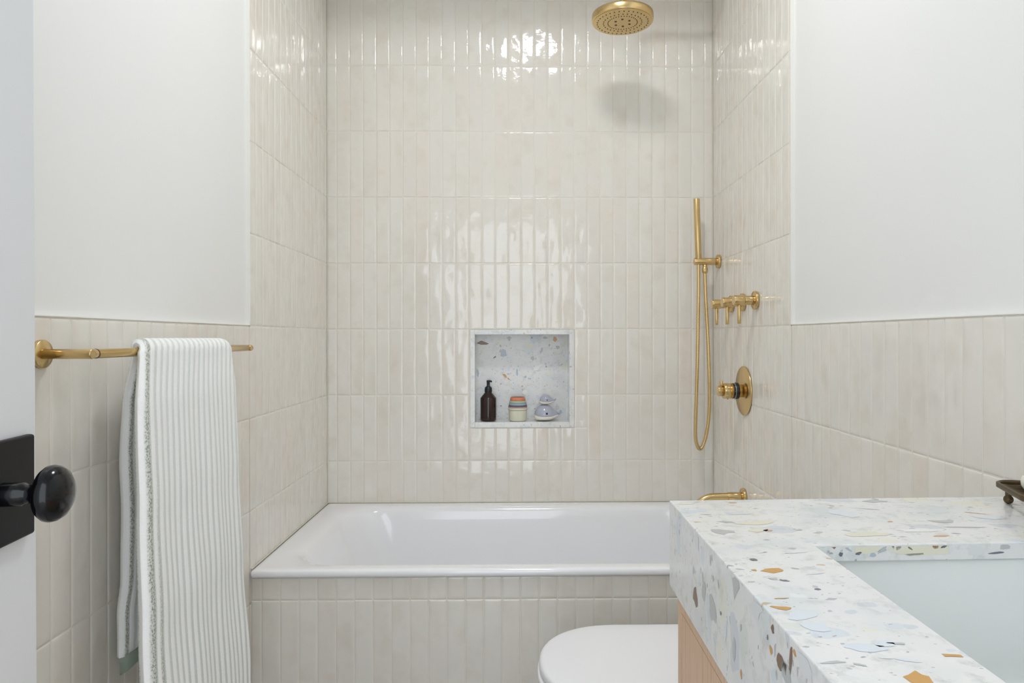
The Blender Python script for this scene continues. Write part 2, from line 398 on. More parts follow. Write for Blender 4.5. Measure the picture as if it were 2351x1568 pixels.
# ------------------------------------------------------------------ bathtub
def rrect(x0, x1, y0, y1, r, z, n=8):
    pts = []
    for cx, cy, a0 in ((x1-r,y0+r,-PI/2), (x1-r,y1-r,0), (x0+r,y1-r,PI/2), (x0+r,y0+r,PI)):
        for k in range(n+1):
            a = a0 + PI/2*k/n; pts.append((cx+r*math.cos(a), cy+r*math.sin(a), z))
    return pts
tb = thing('bathtub', 'long white bathtub set in the alcove behind a tiled apron', 'bathtub', (0, 2.35, .02))
X0, X1, Y0, Y1 = XL+.0006, XR-.0006, YA-.010, YB-.0006
def inr(d, r, z, l=0, rr=0): return rrect(X0+d+l, X1-d-rr, Y0+d, Y1-d, r, z)
R = [inr(.004, .006, ZR-.0215), inr(.0008,.007,ZR-.019), inr(0, .008, ZR-.015), inr(0, .008, ZR-.010), inr(.0012,.008,ZR-.0055), inr(.004,.008,ZR-.002), inr(.009, .009, ZR-.0003),
     inr(.020,.02,ZR), inr(.034,.09,ZR-.0003,.002), inr(.046,.12,ZR-.0015,.006), inr(.056,.14,ZR-.0045,.012), inr(.063,.15,ZR-.010,.018), inr(.068,.155,ZR-.020,.026),
     inr(.073,.155,ZR-.05,.040), inr(.085,.15,ZR-.16,.075), inr(.10,.14,ZR-.30,.15,.03), inr(.115,.13,ZR-.36,.19,.05), inr(.14,.11,ZR-.395,.22,.07), inr(.19,.09,ZR-.41,.25,.08)]
MB().rings(R, 0, True, False, True).build('tub_shell', 'acrylic', tb)
MB().lathe((.42,2.35,ZR-.4095),(0,0,1),[(.001,.003),(.02,.003),(.028,.002),(.03,0)],28).build('drain', 'brass', tb)

# ------------------------------------------------------------------ brass fittings
def path_smooth(pts, n=10):
    P = [Vector(p) for p in pts]; P = [P[0]*2-P[1]] + P + [P[-1]*2-P[-2]]; out = []
    for i in range(1, len(P)-2):
        for k in range(n):
            t = k/n; a,b,c,d = P[i-1:i+3]
            out.append(.5*((2*b)+(c-a)*t+(2*a-5*b+4*c-d)*t*t+(3*b-a-3*c+d)*t**3))
    return out + [P[-2]]
# rain shower head
HX, HY, HZ = .3631, 2.423, H+.4503*2.423
sh = thing('rain_shower_head', 'round brass rain shower head with dark nozzles hanging near the ceiling', 'shower head', (HX,HY,HZ))
MB().lathe((HX,HY,HZ), (0,0,1), [(.100,.0005),(.1035,.0008),(.105,.0022),(.1058,.005),(.1062,.020),(.1055,.0255),(.103,.0275),(.05,.031),(.022,.034)], 96).build('head_disc', 'brass', sh)
mbf = MB(); mbf.lathe((HX,HY,HZ-.0022), (0,0,1), [(.0985,0),(.1002,.0008),(.1004,.003)], 96)
mn = mbf
for rad, n, r, ph in ((.087,34,.0021,0), (.066,28,.0020,.1), (.0505,34,.0017,.05)):
    for k in range(n):
        a = 2*PI*k/n+ph; mn.lathe((HX+rad*math.cos(a), HY+rad*math.sin(a), HZ-.0034), (0,0,1), [(r*.8,0),(r,.0004),(r,.0014)], 8, 1)
for k in range(6):
    a = 2*PI*k/6+.35; mn.lathe((HX+.027*math.cos(a), HY+.027*math.sin(a), HZ-.0034), (0,0,1), [(.0038,0),(.0042,.0004),(.0042,.0014)], 12, 1, sy=.9)
mn.build('spray_face', ['brass','hole'], sh)
AZ = HZ+.215
MB().lathe((HX,HY,HZ+.030), (0,0,1), [(.016,0),(.0165,.002),(.0165,.011),(.0135,.014),(.0135,.022),(.011,.026),(.0095,.03)], 40).build('swivel_joint', 'brass', sh)
pts = [(HX,HY,HZ+.055),(HX,HY,AZ-.075)] + [(HX+.06-.06*math.cos(a), HY, AZ-.06+.06*math.sin(a)) for a in [PI/2*k/8 for k in range(9)]] + [(XR-.05,HY,AZ),(XR-.0012,HY,AZ)]
MB().tube(pts, .0105, 20).build('shower_arm', 'brass', sh)
MB().lathe((XR-.001,HY,AZ), (-1,0,0), [(.029,0),(.030,.001),(.030,.006),(.0285,.008),(.012,.009)], 40).build('wall_flange', 'brass', sh)

# hand shower
hs = thing('hand_shower', 'slim brass hand shower wand in its wall bracket with a looped hose', 'hand shower', (XR, 2.658, H+.2885))
BY, BZ = 2.658, H+.2885
MB().lathe((XR-.001,BY,BZ), (-1,0,0), [(.0255,0),(.026,.0008),(.026,.007),(.0252,.0085),(.013,.009)], 40).build('wall_flange', 'brass', hs)
MB().cyl((XR-.004,BY,BZ), (.6690,BY,BZ), .0135, e=.0018).build('bracket', 'brass', hs)
MB().cyl((.6862,BY,BZ+.008), (.6793,BY,BZ+.2385), .0118, e=.0012).build('wand', 'brass', hs)
hp = path_smooth([(.6862,BY,BZ-.010),(.6855,BY-.002,BZ-.12),(.682,BY-.004,BZ-.32),(.6775,BY-.004,BZ-.48),(.6735,BY-.004,BZ-.60),(.673,BY-.004,BZ-.665),(.6795,BY-.004,BZ-.700),(.690,BY-.004,BZ-.712),
                  (.7010,BY-.004,BZ-.700),(.7145,BY-.004,BZ-.655),(.7245,BY-.004,BZ-.58),(.7262,BY-.004,BZ-.47),(.7215,BY-.002,BZ-.30),(.7130,BY,BZ-.12),(.7105,BY,BZ-.040)], 40)
rr = [.0064 + (.0006 if k % 2 else -.0003) for k in range(len(hp))]
MB().tube(hp, rr, 14).build('hose', 'brass', hs)
MB().lathe((.7105,BY,BZ-.046), (0,0,1), [(.007,0),(.0095,.002),(.0112,.008),(.0112,.018),(.0095,.022),(.0085,.026),(.0085,.036)], 8).build('hose_nut', 'brass', hs)

# three lever taps
LZ = H+.1188
for k, (y, lab) in enumerate(((2.2435, 'brass lever tap on the right wall, nearest of the row of three'),
                              (2.3725, 'brass lever tap on the right wall, middle of the row of three'),
                              (2.5000, 'brass lever tap on the right wall, nearest the back wall in the row of three'))):
    t = thing('lever_tap', lab, 'tap', (XR, y, LZ), 'brass lever taps in a row on the shower wall')
    MB().lathe((XR-.001,y,LZ), (-1,0,0), [(.0295,0),(.030,.0008),(.030,.007),(.029,.0085),(.015,.009)], 40).build('wall_flange', 'brass', t)
    MB().cyl((XR-.004,y,LZ), (XR-.040,y,LZ), .0150).build('tap_stem', 'brass', t)
    MB().cyl((XR-.0405,y,LZ), (.692,y,LZ), .0168, e=.0015).build('tap_body', 'brass', t)
    MB().cyl((.7105,y,LZ-.012), (.7105,y,LZ-.075), .0058, e=.001).build('lever', 'brass', t)
# thermostatic valve
VY, VZ = 2.365, H-.1816
tv = thing('shower_valve', 'brass thermostatic valve with a large round wall plate and black ring', 'shower valve', (XR, VY, VZ))
MB().lathe((XR-.001,VY,VZ), (-1,0,0), [(.082,0),(.0833,.001),(.0833,.0035),(.081,.0055),(.03,.0058)], 80).build('wall_plate', 'brass', tv)
MB().lathe((XR-.006,VY,VZ), (-1,0,0), [(.022,0),(.022,.014),(.0235,.016)], 40).build('valve_neck', 'brass', tv)
rg = MB().lathe((XR-.022,VY,VZ), (-1,0,0), [(.024,0),(.0275,.0006),(.0282,.003),(.0282,.010),(.0275,.013),(.0255,.0135)], 48).lathe((XR-.0355,VY,VZ), (-1,0,0), [(.022,0),(.0245,.0005),(.0262,.002),(.0262,.006),(.024,.007)], 48).build('temperature_ring', 'blackp', tv)
MB().lathe((XR-.0345,VY,VZ), (-1,0,0), [(.0262,0),(.0272,.0004),(.0272,.0012),(.0262,.0016)], 48).build('ring_mark', 'chrome', rg)
mk = MB()
for k in range(10):
    a = 2*PI*k/10; mk.ball((XR-.039, VY+.0262*math.cos(a), VZ+.0262*math.sin(a)), .0009, 6, 4)
mk.build('scale_dots', 'chrome', rg)
MB().lathe((XR-.042,VY,VZ), (-1,0,0), [(.0245,0),(.0262,.001),(.0262,.0285),(.025,.0305),(.0195,.031)], 48).build('handle_barrel', 'brass', tv)
MB().lathe((XR-.072,VY,VZ), (-1,0,0), [(.0175,0),(.0175,.018),(.017,.0195),(.0155,.0205)], 40).build('handle_tip', 'brass', tv)
MB().cyl((XR-.079,VY,VZ+.014), (XR-.079,VY,VZ+.034), .0050).build('handle_pin', 'brass', tv)
MB().cyl((XR-.058,VY,VZ-.022), (XR-.058,VY,VZ-.0295), .0035).build('stop_button', 'brass', tv)
# tub spout
SZ = H-.540
sp = thing('tub_spout', 'brass tub spout on the right wall just above the stone counter', 'spout', (XR, 2.365, SZ))
MB().lathe((XR-.001,2.365,SZ), (-1,0,0), [(.0275,0),(.028,.0008),(.028,.007),(.027,.0085),(.014,.009)], 40).build('wall_flange', 'brass', sp)
MB().cyl((XR-.004,2.365,SZ), (XR-.058,2.365,SZ), .0150).build('spout_sleeve', 'brass', sp)
MB().tube(path_smooth([(XR-.05,2.365,SZ),(XR-.09,2.365,SZ),(XR-.118,2.365,SZ-.002),(XR-.142,2.365,SZ-.011),(XR-.158,2.365,SZ-.027),(XR-.164,2.365,SZ-.047)], 8), .0125, 20).build('spout_tube', 'brass', sp)

# towel bar
TZ, TX, TR = H-.0245, -.6700, .0078
bar = thing('towel_bar', 'round brass towel bar on the left wall holding a striped towel', 'towel bar', (XL, 1.42, TZ))
YN, YFAR = 1.103, 1.752
for y in (YN, YFAR):
    fl = MB().lathe((XL+.0008,y,TZ), (1,0,0), [(.0215,0),(.0223,.0008),(.0223,.0055),(.0212,.0068),(.0085,.007)], 48).build('wall_flange', 'brass', bar)
    MB().lathe((XL+.006,y,TZ), (1,0,0), [(TR,0),(TR,TX-XL-.006+TR-.0018),(TR*.93,TX-XL-.006+TR-.0005),(TR*.78,TX-XL-.006+TR)], 36).build('post', 'brass', bar)
MB().cyl((TX,YN+.0062,TZ), (TX,YN+.0185,TZ), TR-.0002, e=.0003).build('collar', 'brass', bar)
MB().cyl((TX,YN+.0183,TZ), (TX,YN+.0197,TZ), TR+.0001, e=.0001).build('joint_ring', 'hole', bar)
MB().cyl((TX,YN+.0195,TZ), (TX,YFAR+.014,TZ), TR-.0002, e=.0012).build('rail', 'brass', bar)

# ------------------------------------------------------------------ towel
def towel():
    mb = MB()
    # centre line (x, z), half thickness, near edge y, far edge y
    rc = TR + .0085
    st = []
    zb = H-.563
    def lerp(tab, z):
        tab = sorted(tab)
        if z <= tab[0][0]: return tab[0][1]
        for (a, p), (b, q) in zip(tab, tab[1:]):
            if z <= b:
                t = (z-a)/(b-a); t = t*t*(3-2*t); return p+(q-p)*t
        return tab[-1][1]
    n = 44
    for k in range(n+1):                      # back layer, from hem up to the bar
        z = zb + (TZ-zb)*k/n; zr = z-H
        x = lerp([(-.58,-.702),(-.45,-.706),(-.25,-.708),(-.12,-.700),(-.0245,TX-rc)], zr)
        near = lerp([(-.58,1.243),(-.50,1.248),(-.43,1.262),(-.30,1.268),(-.15,1.258),(-.0245,1.262)], zr)
        th = lerp([(-.58,.007),(-.3,.0095),(-.0245,.0080)], zr)
        st.append((x, z, th, near, 1.575, 0))
    for k in range(1, 14):                    # over the bar
        a = PI*k/14; t = k/14
        st.append((TX-rc*math.cos(a), TZ+rc*math.sin(a), .0083, 1.262+(1.222-1.262)*t, 1.575+(1.598-1.575)*t, 1))
    zf = H-.93; n2 = 72
    for k in range(n2+1):                     # front layer
        z = TZ + (zf-TZ)*k/n2; zr = z-H
        x = lerp([(-.93,-.612),(-.75,-.622),(-.5,-.634),(-.3,-.642),(-.12,-.648),(-.0245,TX+rc)], zr)
        near = lerp([(-.93,1.20),(-.70,1.196),(-.45,1.196),(-.25,1.200),(-.12,1.204),(-.0245,1.222)], zr)
        far = lerp([(-.93,1.63),(-.78,1.605),(-.72,1.606),(-.55,1.600),(-.3,1.602),(-.1,1.604),(-.0245,1.598)], zr)
        th = lerp([(-.93,.016),(-.5,.0135),(-.2,.011),(-.0245,.0083)], zr)
        st.append((x, z, th, near, far, 2))
    NW = 56; s = 0; prev = None; rings = []
    for i, (x, z, th, near, far, zone) in enumerate(st):
        a = st[max(i-1,0)]; b = st[min(i+1,len(st)-1)]
        tx, tz = b[0]-a[0], b[1]-a[1]; L = math.hypot(tx, tz); tx /= L; tz /= L
        nx, nz = tz, -tx                     # towards the wall on the way up, outwards... sign fixed below
        # outer side : away from the bar
        nx, nz = -tz, tx
        if prev: s += math.hypot(x-prev[0], z-prev[1])
        prev = (x, z); ring = []
        for side in (1, -1):
            for j in range(NW+1):
                t = j/NW; t = t if side == 1 else 1-t
                w = near + (far-near)*t
                e = min(t, 1-t)*(far-near)
                # rounded edges
                q = max(0., 1-(1-min(1., e/ (th*1.15)))**2)**.5
                fold = .0016*math.sin(w*55+z*3.)*min(1, max(0, (TZ-z)*4)) + .0012*math.sin(w*23-z*9.)*min(1, max(0,(TZ-z)*4))
                off = side*th*q
                ring.append((x + nx*(off+fold), w, z + nz*(off+fold)))
                mb.uv.append((w-near, s))
        rings.append(ring)
    mb.rings(rings, 0, True)
    return mb, s
tw = thing('towel', 'white and sage ribbed towel draped over the brass bar', 'towel', (TX, 1.41, TZ))
mbt, _ = towel()
# rings stacked the other way round: make the faces look outwards
mbt.f = [f[::-1] for f in mbt.f]
mbt.build('cloth', 'towel', tw)
hem = MB()
ringsh = []
for z, th in ((H-.5625,.0068),(H-.575,.0066),(H-.5885,.0064),(H-.5925,.005),(H-.594,.002)):
    ring = []
    for side in (1,-1):
        for j in range(31):
            t = j/30 if side == 1 else 1-j/30
            w = 1.245 + .33*t; e = min(t,1-t)*.33; q = max(0., 1-(1-min(1., e/.0075))**2)**.5
            ring.append((-.702 + side*th*q + .0016*math.sin(w*55+z*3.)+.0012*math.sin(w*23-z*9.), w, z))
    ringsh.append(ring)
hem.rings(ringsh, 0, True); hem.build('hem', 'green', tw)['label'] = 'flat sage green hem'

# ------------------------------------------------------------------ door and knob
def dpt(y, off=0., z=0.):       # on the door's room face: X as a function of Y, off = towards the room
    n = Vector((1, .118, 0)).normalized()
    return Vector((-.52-.118*(y-.71), y, z)) + n*off
dr = MB()
tilt = .0052
def dq(y, off, z):
    p = dpt(y, off, z); yy = (1.12-z)*tilt if y > .5 else 0; p.y += yy; return p
low = [dq(.09,-.040,.012), dq(.775,-.040,.012), dq(.775,0,.012), dq(.09,0,.012)]
high = [dq(.09,-.040,2.04), dq(.775,-.040,2.04), dq(.775,0,2.04), dq(.09,0,2.04)]
dr.hexa(low[::-1], high[::-1])
door = struct(dr.build('door_1', 'door', bevel=.0015, bseg=2))
DZK = .965
def dprism(mb, y0, y1, z0, z1, o0, o1): 
    mb.hexa([dpt(y0,o0,z0), dpt(y1,o0,z0), dpt(y1,o0,z1), dpt(y0,o0,z1)], [dpt(y0,o1,z0), dpt(y1,o1,z0), dpt(y1,o1,z1), dpt(y0,o1,z1)])
    return mb
pl = dprism(MB(), .655, .7585, DZK-.053, DZK+.053, -.001, .0085).build('backplate', 'blackm', door, bevel=.003, bseg=3)
kc = dpt(.702, 0, DZK); kn = Vector((1,.118,0)).normalized()
kb = MB().lathe(kc+kn*.0075, kn, [(.0118,0),(.0118,.002),(.0115,.020),(.0095,.0225),(.0090,.029),(.0105,.0325),(.0180,.0355),(.0245,.0385),(.0277,.0425),(.0283,.0465),(.0272,.0510),(.0240,.0560),(.0180,.0600),(.010,.0622),(.002,.0630)], 64).build('knob', 'knobm', door)

# ------------------------------------------------------------------ vanity counter, sink and cabinet
hc = .235; TOP = H-hc
YV0 = .055
c_fl = (.2175, 1.008); c_fr = (XR-.001, 1.0235)
c_nl = (.2095, YV0); c_nr = (XR-.001, YV0)
ct = thing('stone_counter', 'thick pale terrazzo counter with amber and grey chips around the sink', 'countertop', (.49, .54, TOP))
SX0, SX1, SY0, SY1 = .3345, .690, .26, .787
def frontx(y): return c_nl[0] + (c_fl[0]-c_nl[0])*(y-YV0)/(c_fl[1]-YV0)
def fary(x): return c_fl[1] + (c_fr[1]-c_fl[1])*(x-c_fl[0])/(c_fr[0]-c_fl[0])
T = .0195; APR = .122
w = .020
outer = [(c_nl[0],YV0), (XR-.001,YV0), (XR-.001,c_fr[1]), c_fl]
ins = [(c_nl[0]+w,YV0+w), (XR-.001-w,YV0+w), (XR-.001-w,c_fr[1]-w), (c_fl[0]+w,c_fl[1]-w)]
inner = [(SX0-.004,SY0), (SX1,SY0), (SX1,SY1+.010), (SX0,SY1)]
mb = MB()
L = [mb.pts([(x,y,z) for x,y in p]) for p, z in ((inner,TOP-T),(inner,TOP),(outer,TOP),(outer,TOP-APR),(ins,TOP-APR),(ins,TOP-T))]
for A_, B_ in zip(L, L[1:]+L[:1]):
    for k in range(4): mb.face((A_[k], B_[k], B_[(k+1)%4], A_[(k+1)%4])[::-1])
work = mb
# inlaid chips
inl = work
def tchip(px, py, lx, ly, m, seed, ang=0.):        # chip in the worktop: centre, half sizes across / along the counter
    d = hc*1610/(py-775); xp = (px-1215)/1610*d; x = xp+.0157*d; y = d-.0157*xp
    def cp(q):
        q.x = max(q.x, frontx(q.y)+.003)
        if q.x < SX0+.02 or q.x < SX1 and q.y > SY1+.0: pass
        q.y = min(q.y, fary(q.x)-.003)
        if x < SX0: q.x = min(q.x, SX0-.008)
        elif y > SY1: q.y = max(q.y, SY1+.010)
        return q
    chip(inl, (x,y,TOP), (1,0,0), (0,1,0), lx, ly, ang, m, 10, seed, (0,0,.00025), cp)
for i, q in enumerate([(1775,1311,.013,.0085,1,.2),(1731,1310,.003,.003,1,0),(1729,1286,.0045,.005,6,.4),(1774,1330,.0055,.005,5,0),(1800,1334,.005,.003,6,-.4),
    (1793,1397,.0105,.0045,1,-.3),(1792,1375,.0075,.0012,1,.1),(2108,1562,.010,.0125,1,-.5),(2190,1507,.011,.003,1,-.1),(1914,1522,.011,.0022,5,.1),
    (1738,1201,.032,.011,3,.25),(1740,1218,.018,.010,3,.2),(1762,1219,.0065,.005,7,0),(1656,1221,.015,.013,5,.3),(1668,1199,.012,.006,5,-.2),(1938,1180,.021,.022,4,.1),
    (2010,1152,.020,.010,5,0),(1995,1170,.018,.002,5,-.35),(2240,1180,.016,.0024,7,-.5),(2270,1190,.023,.011,4,-.1),(2044,1199,.004,.003,7,0),(1683,1155,.006,.003,7,0),
    (1575,1157,.013,.006,3,0),(1600,1153,.007,.003,5,0),(2160,1199,.017,.008,5,-.2),(2220,1212,.034,.003,5,-.05),(2160,1232,.012,.004,7,0),(1995,1228,.028,.012,3,.1),
    (1825,1306,.006,.0022,5,-.4),(1875,1354,.0035,.003,6,-.4),(1720,1272,.0,.0,5,0),(1840,1415,.018,.011,4,.4),(1872,1440,.012,.010,4,-.3),(1990,1490,.018,.009,4,-.2),(2030,1480,.012,.006,4,.3),(2085,1518,.010,.003,4,-.4),
    (1700,1180,.020,.005,8,.1),(2110,1220,.030,.009,9,0),(1875,1318,.012,.002,8,.2),(1825,1270,.016,.002,8,.15),(2060,1479,.008,.0022,5,-.1),(1975,1528,.006,.002,5,-.4)]):
    if q[2]: tchip(q[0], q[1], q[2], q[3], q[4], 100+i, q[5])
def fchip(px, py, ly, lz, m, seed, ang=0.):        # chip in the front skirt (half sizes along / up)
    r = (px-1215)/1610; X = .2165; y = X*(1-r*.0157)/(r+.0157); d = y+.0157*X; z = H-(py-775)/1610*d
    def cp(q):
        q.z = min(max(q.z, TOP-APR+.003), TOP-.003); q.x = frontx(q.y)-.00025; return q
    chip(inl, (frontx(y), y, z), (0,1,0), (0,0,1), ly, lz, ang, m, 10, seed, (0,0,0), cp)
for i, q in enumerate([(1596,1368,.014,.0145,2,.1),(1616,1360,.010,.015,5,.3),(1637,1400,.016,.016,5,-.6),(1692,1345,.012,.015,5,.5),(1799,1522,.015,.0095,2,-.2),(1823,1517,.003,.016,2,.1),
    (1776,1494,.004,.0042,1,-.4),(1832,1500,.004,.003,1,0),(1705,1548,.003,.0055,1,.1),(1768,1464,.0025,.003,6,0),(1657,1408,.003,.003,6,0),(1812,1548,.010,.012,5,-.5),(1716,1298,.003,.010,5,0),
    (1632,1286,.003,.007,5,0),(1592,1309,.004,.007,5,.2),(1780,1444,.004,.005,2,0),(1740,1400,.02,.008,8,-.3),(1855,1530,.02,.009,8,.2),(1600,1240,.012,.014,8,.1),(1668,1450,.006,.018,4,.3),(1688,1490,.007,.015,5,.2)]):
    fchip(q[0], q[1], q[2], q[3], q[4], 200+i, q[5])
def kchip(px, py, lx, lz, m, seed, ang=0.):        # chip in the cut edge behind the sink
    d = .799; x = ((px-1215)/1610+.0157)*d; yy = SY1+.010*(x-SX0)/(SX1-SX0); z = H-(py-775)/1610*(yy+.0157*x)
    def cp(q): q.z = min(max(q.z, TOP-T+.0015), TOP-.0025); q.y = SY1+.010*(q.x-SX0)/(SX1-SX0)-.0003; return q
    chip(work, (x,yy,z), (1,0,0), (0,0,1), lx, lz, ang, m, 9, seed, (0,0,0), cp)
for i, q in enumerate([(1985,1257,.020,.009,3,0),(1910,1254,.004,.003,2,.5),(2100,1262,.045,.012,3,0),(2095,1274,.011,.0018,5,.05),(2290,1271,.012,.0015,6,.1),(2146,1254,.004,.004,1,0),
    (2045,1252,.002,.006,6,.2),(1925,1273,.003,.003,6,0),(1965,1272,.004,.002,6,.3),(2022,1264,.007,.003,5,.5),(2000,1276,.005,.003,10,0),(2087,1260,.004,.0015,6,-.6),(2240,1262,.012,.008,8,0),(2165,1256,.004,.002,6,.3),
    (1880,1254,.005,.003,5,0),(1942,1262,.006,.0015,5,-.6),(2310,1256,.006,.005,5,.2),(2060,1256,.003,.005,5,-.4),(1896,1268,.002,.002,5,0)]):
    kchip(q[0], q[1], q[2], q[3], q[4], 300+i, q[5])
work.build('worktop', CH, ct, bevel=.0018, bseg=3)

sk = thing('undermount_sink', 'white rectangular undermount sink below the terrazzo counter', 'sink', (.51,.52,TOP-.15))
def sr(d, r, z): return rrect(SX0-.003+d, SX1+.004-d, SY0-.003+d, SY1+.012-d, r, z, 6)
R = [sr(-.02,.03,TOP-T-.0005), sr(-.002,.022,TOP-T-.0006), sr(0,.022,TOP-T-.003), sr(.002,.024,TOP-T-.04), sr(.004,.028,TOP-T-.085), sr(.009,.034,TOP-T-.104), sr(.019,.04,TOP-T-.114), sr(.04,.045,TOP-T-.118), sr(.12,.05,TOP-T-.122)]
R = R + []
MB().rings(R, 0, True, False, True).build('basin', 'ceramic', sk)
R2 = [sr(-.02,.03,TOP-T-.0006), sr(-.02,.03,TOP-T-.012), sr(-.006,.03,TOP-T-.02), sr(-.004,.04,TOP-T-.11), sr(.02,.04,TOP-T-.13), sr(.13,.05,TOP-T-.134)]
MB().rings(R2, 0, True, False, True).build('basin_shell', 'ceramic', sk)
MB().lathe((.51,.52,TOP-T-.1225), (0,0,1), [(.022,0),(.022,.002),(.018,.003),(.002,.003)], 28).build('drain', 'brass', sk)

# cabinet
cb = thing('vanity_cabinet', 'light oak vanity cabinet with inset drawer fronts under the stone counter', 'cabinet', (.49,.53,.12))
CX, CY1, CY0, CZ0, CZ1 = .2185, .958, .075, .14, TOP-APR-.0005
def cx(y): return CX - .008*(CY1-y)/.9
mb = MB()
mb.box((CX+.0185,CY1-.018,CZ0), (XR-.003,CY1,TOP-APR-.0005)).box((CX+.0185,CY0,CZ0), (XR-.003,CY0+.018,CZ1))
mb.box((CX+.0185,CY0+.018,CZ0), (XR-.003,CY1-.018,CZ0+.018)).box((XR-.015,CY0+.018,CZ0+.018), (XR-.003,CY1-.018,CZ1))
mb.build('carcass', 'oak', cb, bevel=.0006, bseg=1)
mb = MB()
def slab(mb, y0, y1, z0, z1, t=.018, o=0.):
    mb.hexa([(cx(y0)+o,y0,z0),(cx(y0)+o+t,y0,z0),(cx(y1)+o+t,y1,z0),(cx(y1)+o,y1,z0)], [(cx(y0)+o,y0,z1),(cx(y0)+o+t,y0,z1),(cx(y1)+o+t,y1,z1),(cx(y1)+o,y1,z1)])
slab(mb, CY1-.0185, CY1, CZ0, CZ1); slab(mb, CY0, CY0+.0185, CZ0, CZ1); slab(mb, CY0+.0186, CY1-.0186, CZ1-.0115, CZ1); slab(mb, CY0+.0186, CY1-.0186, CZ0, CZ0+.018)
mb.build('face_frame', 'oak', cb, bevel=.0005, bseg=1)
ym = (CY0+CY1)/2
mb = MB(); slab(mb, CY0+.0186, CY1-.0186, CZ0+.018, CZ1-.0116, .002, .0155); mb.build('shadow_gap', 'shadowgap', cb)
zz = (CZ0+.020, (CZ0+CZ1)/2-.003, CZ1-.0131)
for y0, y1 in ((CY0+.0205, ym-.001), (ym+.001, CY1-.0202)):
    for z0, z1 in ((zz[0], zz[1]-.001), (zz[1]+.001, zz[2])):
        mb = MB(); slab(mb, y0, y1, z0, z1, .015, .0005); mb.build('drawer', 'oak', cb, bevel=.0005, bseg=1)
for y in (CY0+.06, CY1-.06):
    for x in (CX+.06, XR-.07):
        MB().box((x-.02,y-.02,.0), (x+.02,y+.02,CZ0)).build('leg', 'oak', cb, bevel=.002)

# ------------------------------------------------------------------ toilet
to = thing('toilet', 'white toilet with closed rounded lid between tub and vanity', 'toilet', (.42,1.53,0))
def dshape(x0, x1, yc, hy, z, rx=.19, n=30, back=.03):
    pts = []
    for k in range(n+1):          # rounded front end, towards -X
        a = PI/2 + PI*k/n
        c, s_ = math.cos(a), math.sin(a)
        pts.append((x0+rx + rx*(-abs(c)**.9), yc + hy*math.copysign(abs(s_)**.92, s_), z))
    for cy_, a0 in ((yc-hy+back, -PI/2), (yc+hy-back, 0)):
        for k in range(6):
            a = a0 + PI/2*k/5; pts.append((x1-back+back*math.cos(a), cy_+back*math.sin(a), z))
    return pts
LZT = .420; YC, HYL = 1.527, .186
def dl(d, z, dx=0): return dshape(.0450+d+dx, .52-d, YC, HYL-d, z, .19-d*.8)
MB().rings([dl(.004,LZT-.020), dl(.0005,LZT-.018), dl(0,LZT-.010), dl(.001,LZT-.005), dl(.004,LZT-.0015), dl(.010,LZT), dl(.05,LZT+.0015), dl(.10,LZT+.002)], 0, True).build('lid', 'plastic', to)
def dsx(d, z): return dshape(.041+d, .51-d, YC, HYL+.002-d, z, .19-d*.8)
MB().rings([dsx(.003,LZT-.0405), dsx(0,LZT-.038), dsx(0,LZT-.026), dsx(.003,LZT-.0235)], 0, True).build('seat', 'plastic', to)
def ds(x0, hy, z, x1=XR-.012): return dshape(x0, x1, YC, hy, z, .18)
MB().rings([ds(.22,.12,.001), ds(.215,.125,.01), ds(.21,.128,.06), ds(.17,.14,.14), ds(.10,.165,.24), ds(.055,.18,.32), ds(.044,.185,.36), ds(.044,.185,.375), ds(.048,.182,.379)], 0, True).build('bowl', 'ceramic', to)
MB().rings([rrect(.525, XR-.013, YC-.19, YC+.19, .03, z) for z in (.3795,.44,.455)] + [rrect(.53, XR-.015, YC-.185, YC+.185, .028, .462)], 0, True).build('hinge_block', 'ceramic', to)

# ------------------------------------------------------------------ things in the niche
SHZ = NZ0+.0004
by = YB+.042
def nx(px): return ((px-1215)/1610 + .0157)*by
bt = thing('soap_dispenser', 'dark amber pump bottle with black pump on the niche sill', 'soap bottle', (nx(1121), by, SHZ))
bx = nx(1121)
MB().lathe((bx,by,SHZ), (0,0,1), [(.026,0),(.0295,.0015),(.0308,.005),(.0312,.02),(.0314,.0905),(.0306,.0925),(.0288,.0945),(.0170,.1090),(.0140,.1120),(.0130,.1150),(.0125,.122)], 48).build('bottle_body', 'amber', bt)
MB().lathe((bx,by,SHZ+.113), (0,0,1), [(.0135,0),(.0148,.001),(.0150,.010),(.0140,.019),(.010,.023),(.0062,.026),(.0062,.040),(.007,.041),(.007,.046),(.0055,.047)], 32).build('pump_collar', 'blackp', bt)
MB().tube(path_smooth([(bx-.006,by,SHZ+.158),(bx,by,SHZ+.1585),(bx+.008,by,SHZ+.158),(bx+.0145,by,SHZ+.1545)], 5), [.0035]*14+[.003,.0025], 10).build('pump_spout', 'blackp', bt)
# stacking cups : one standing upright, the others nested upside down on it
cxp = nx(1188.5)
g = 'stacking cups piled in the niche'
def cup(lab, m, z, prof, rimr=None):
    t = thing('stacking_cup', lab, 'toy cup', (cxp, by, z), g)
    MB().lathe((cxp,by,z), (0,0,1), prof, 48, 0, True, True).build('cup_wall', m, t)
    if rimr: MB().lathe((cxp,by,z+rimr[1]), (0,0,1), [(rimr[0]-.0015,0),(rimr[0],.001),(rimr[0],rimr[2]-.001),(rimr[0]-.0015,rimr[2])], 48).build('rim', m, t)
    return t
z = SHZ
cup('large cream stacking cup standing upright on the niche sill, bottom of the pile', 'c_cream', z, [(.030,0),(.0335,.002),(.035,.006),(.0363,.040),(.0363,.044)], (.0388,.0445,.0075)); z += .0524
cup('dusty pink stacking cup, thin band just above the cream one', 'c_pink', z, [(.0365,0),(.0375,.0008),(.0375,.0035),(.036,.0042)]); z += .0044
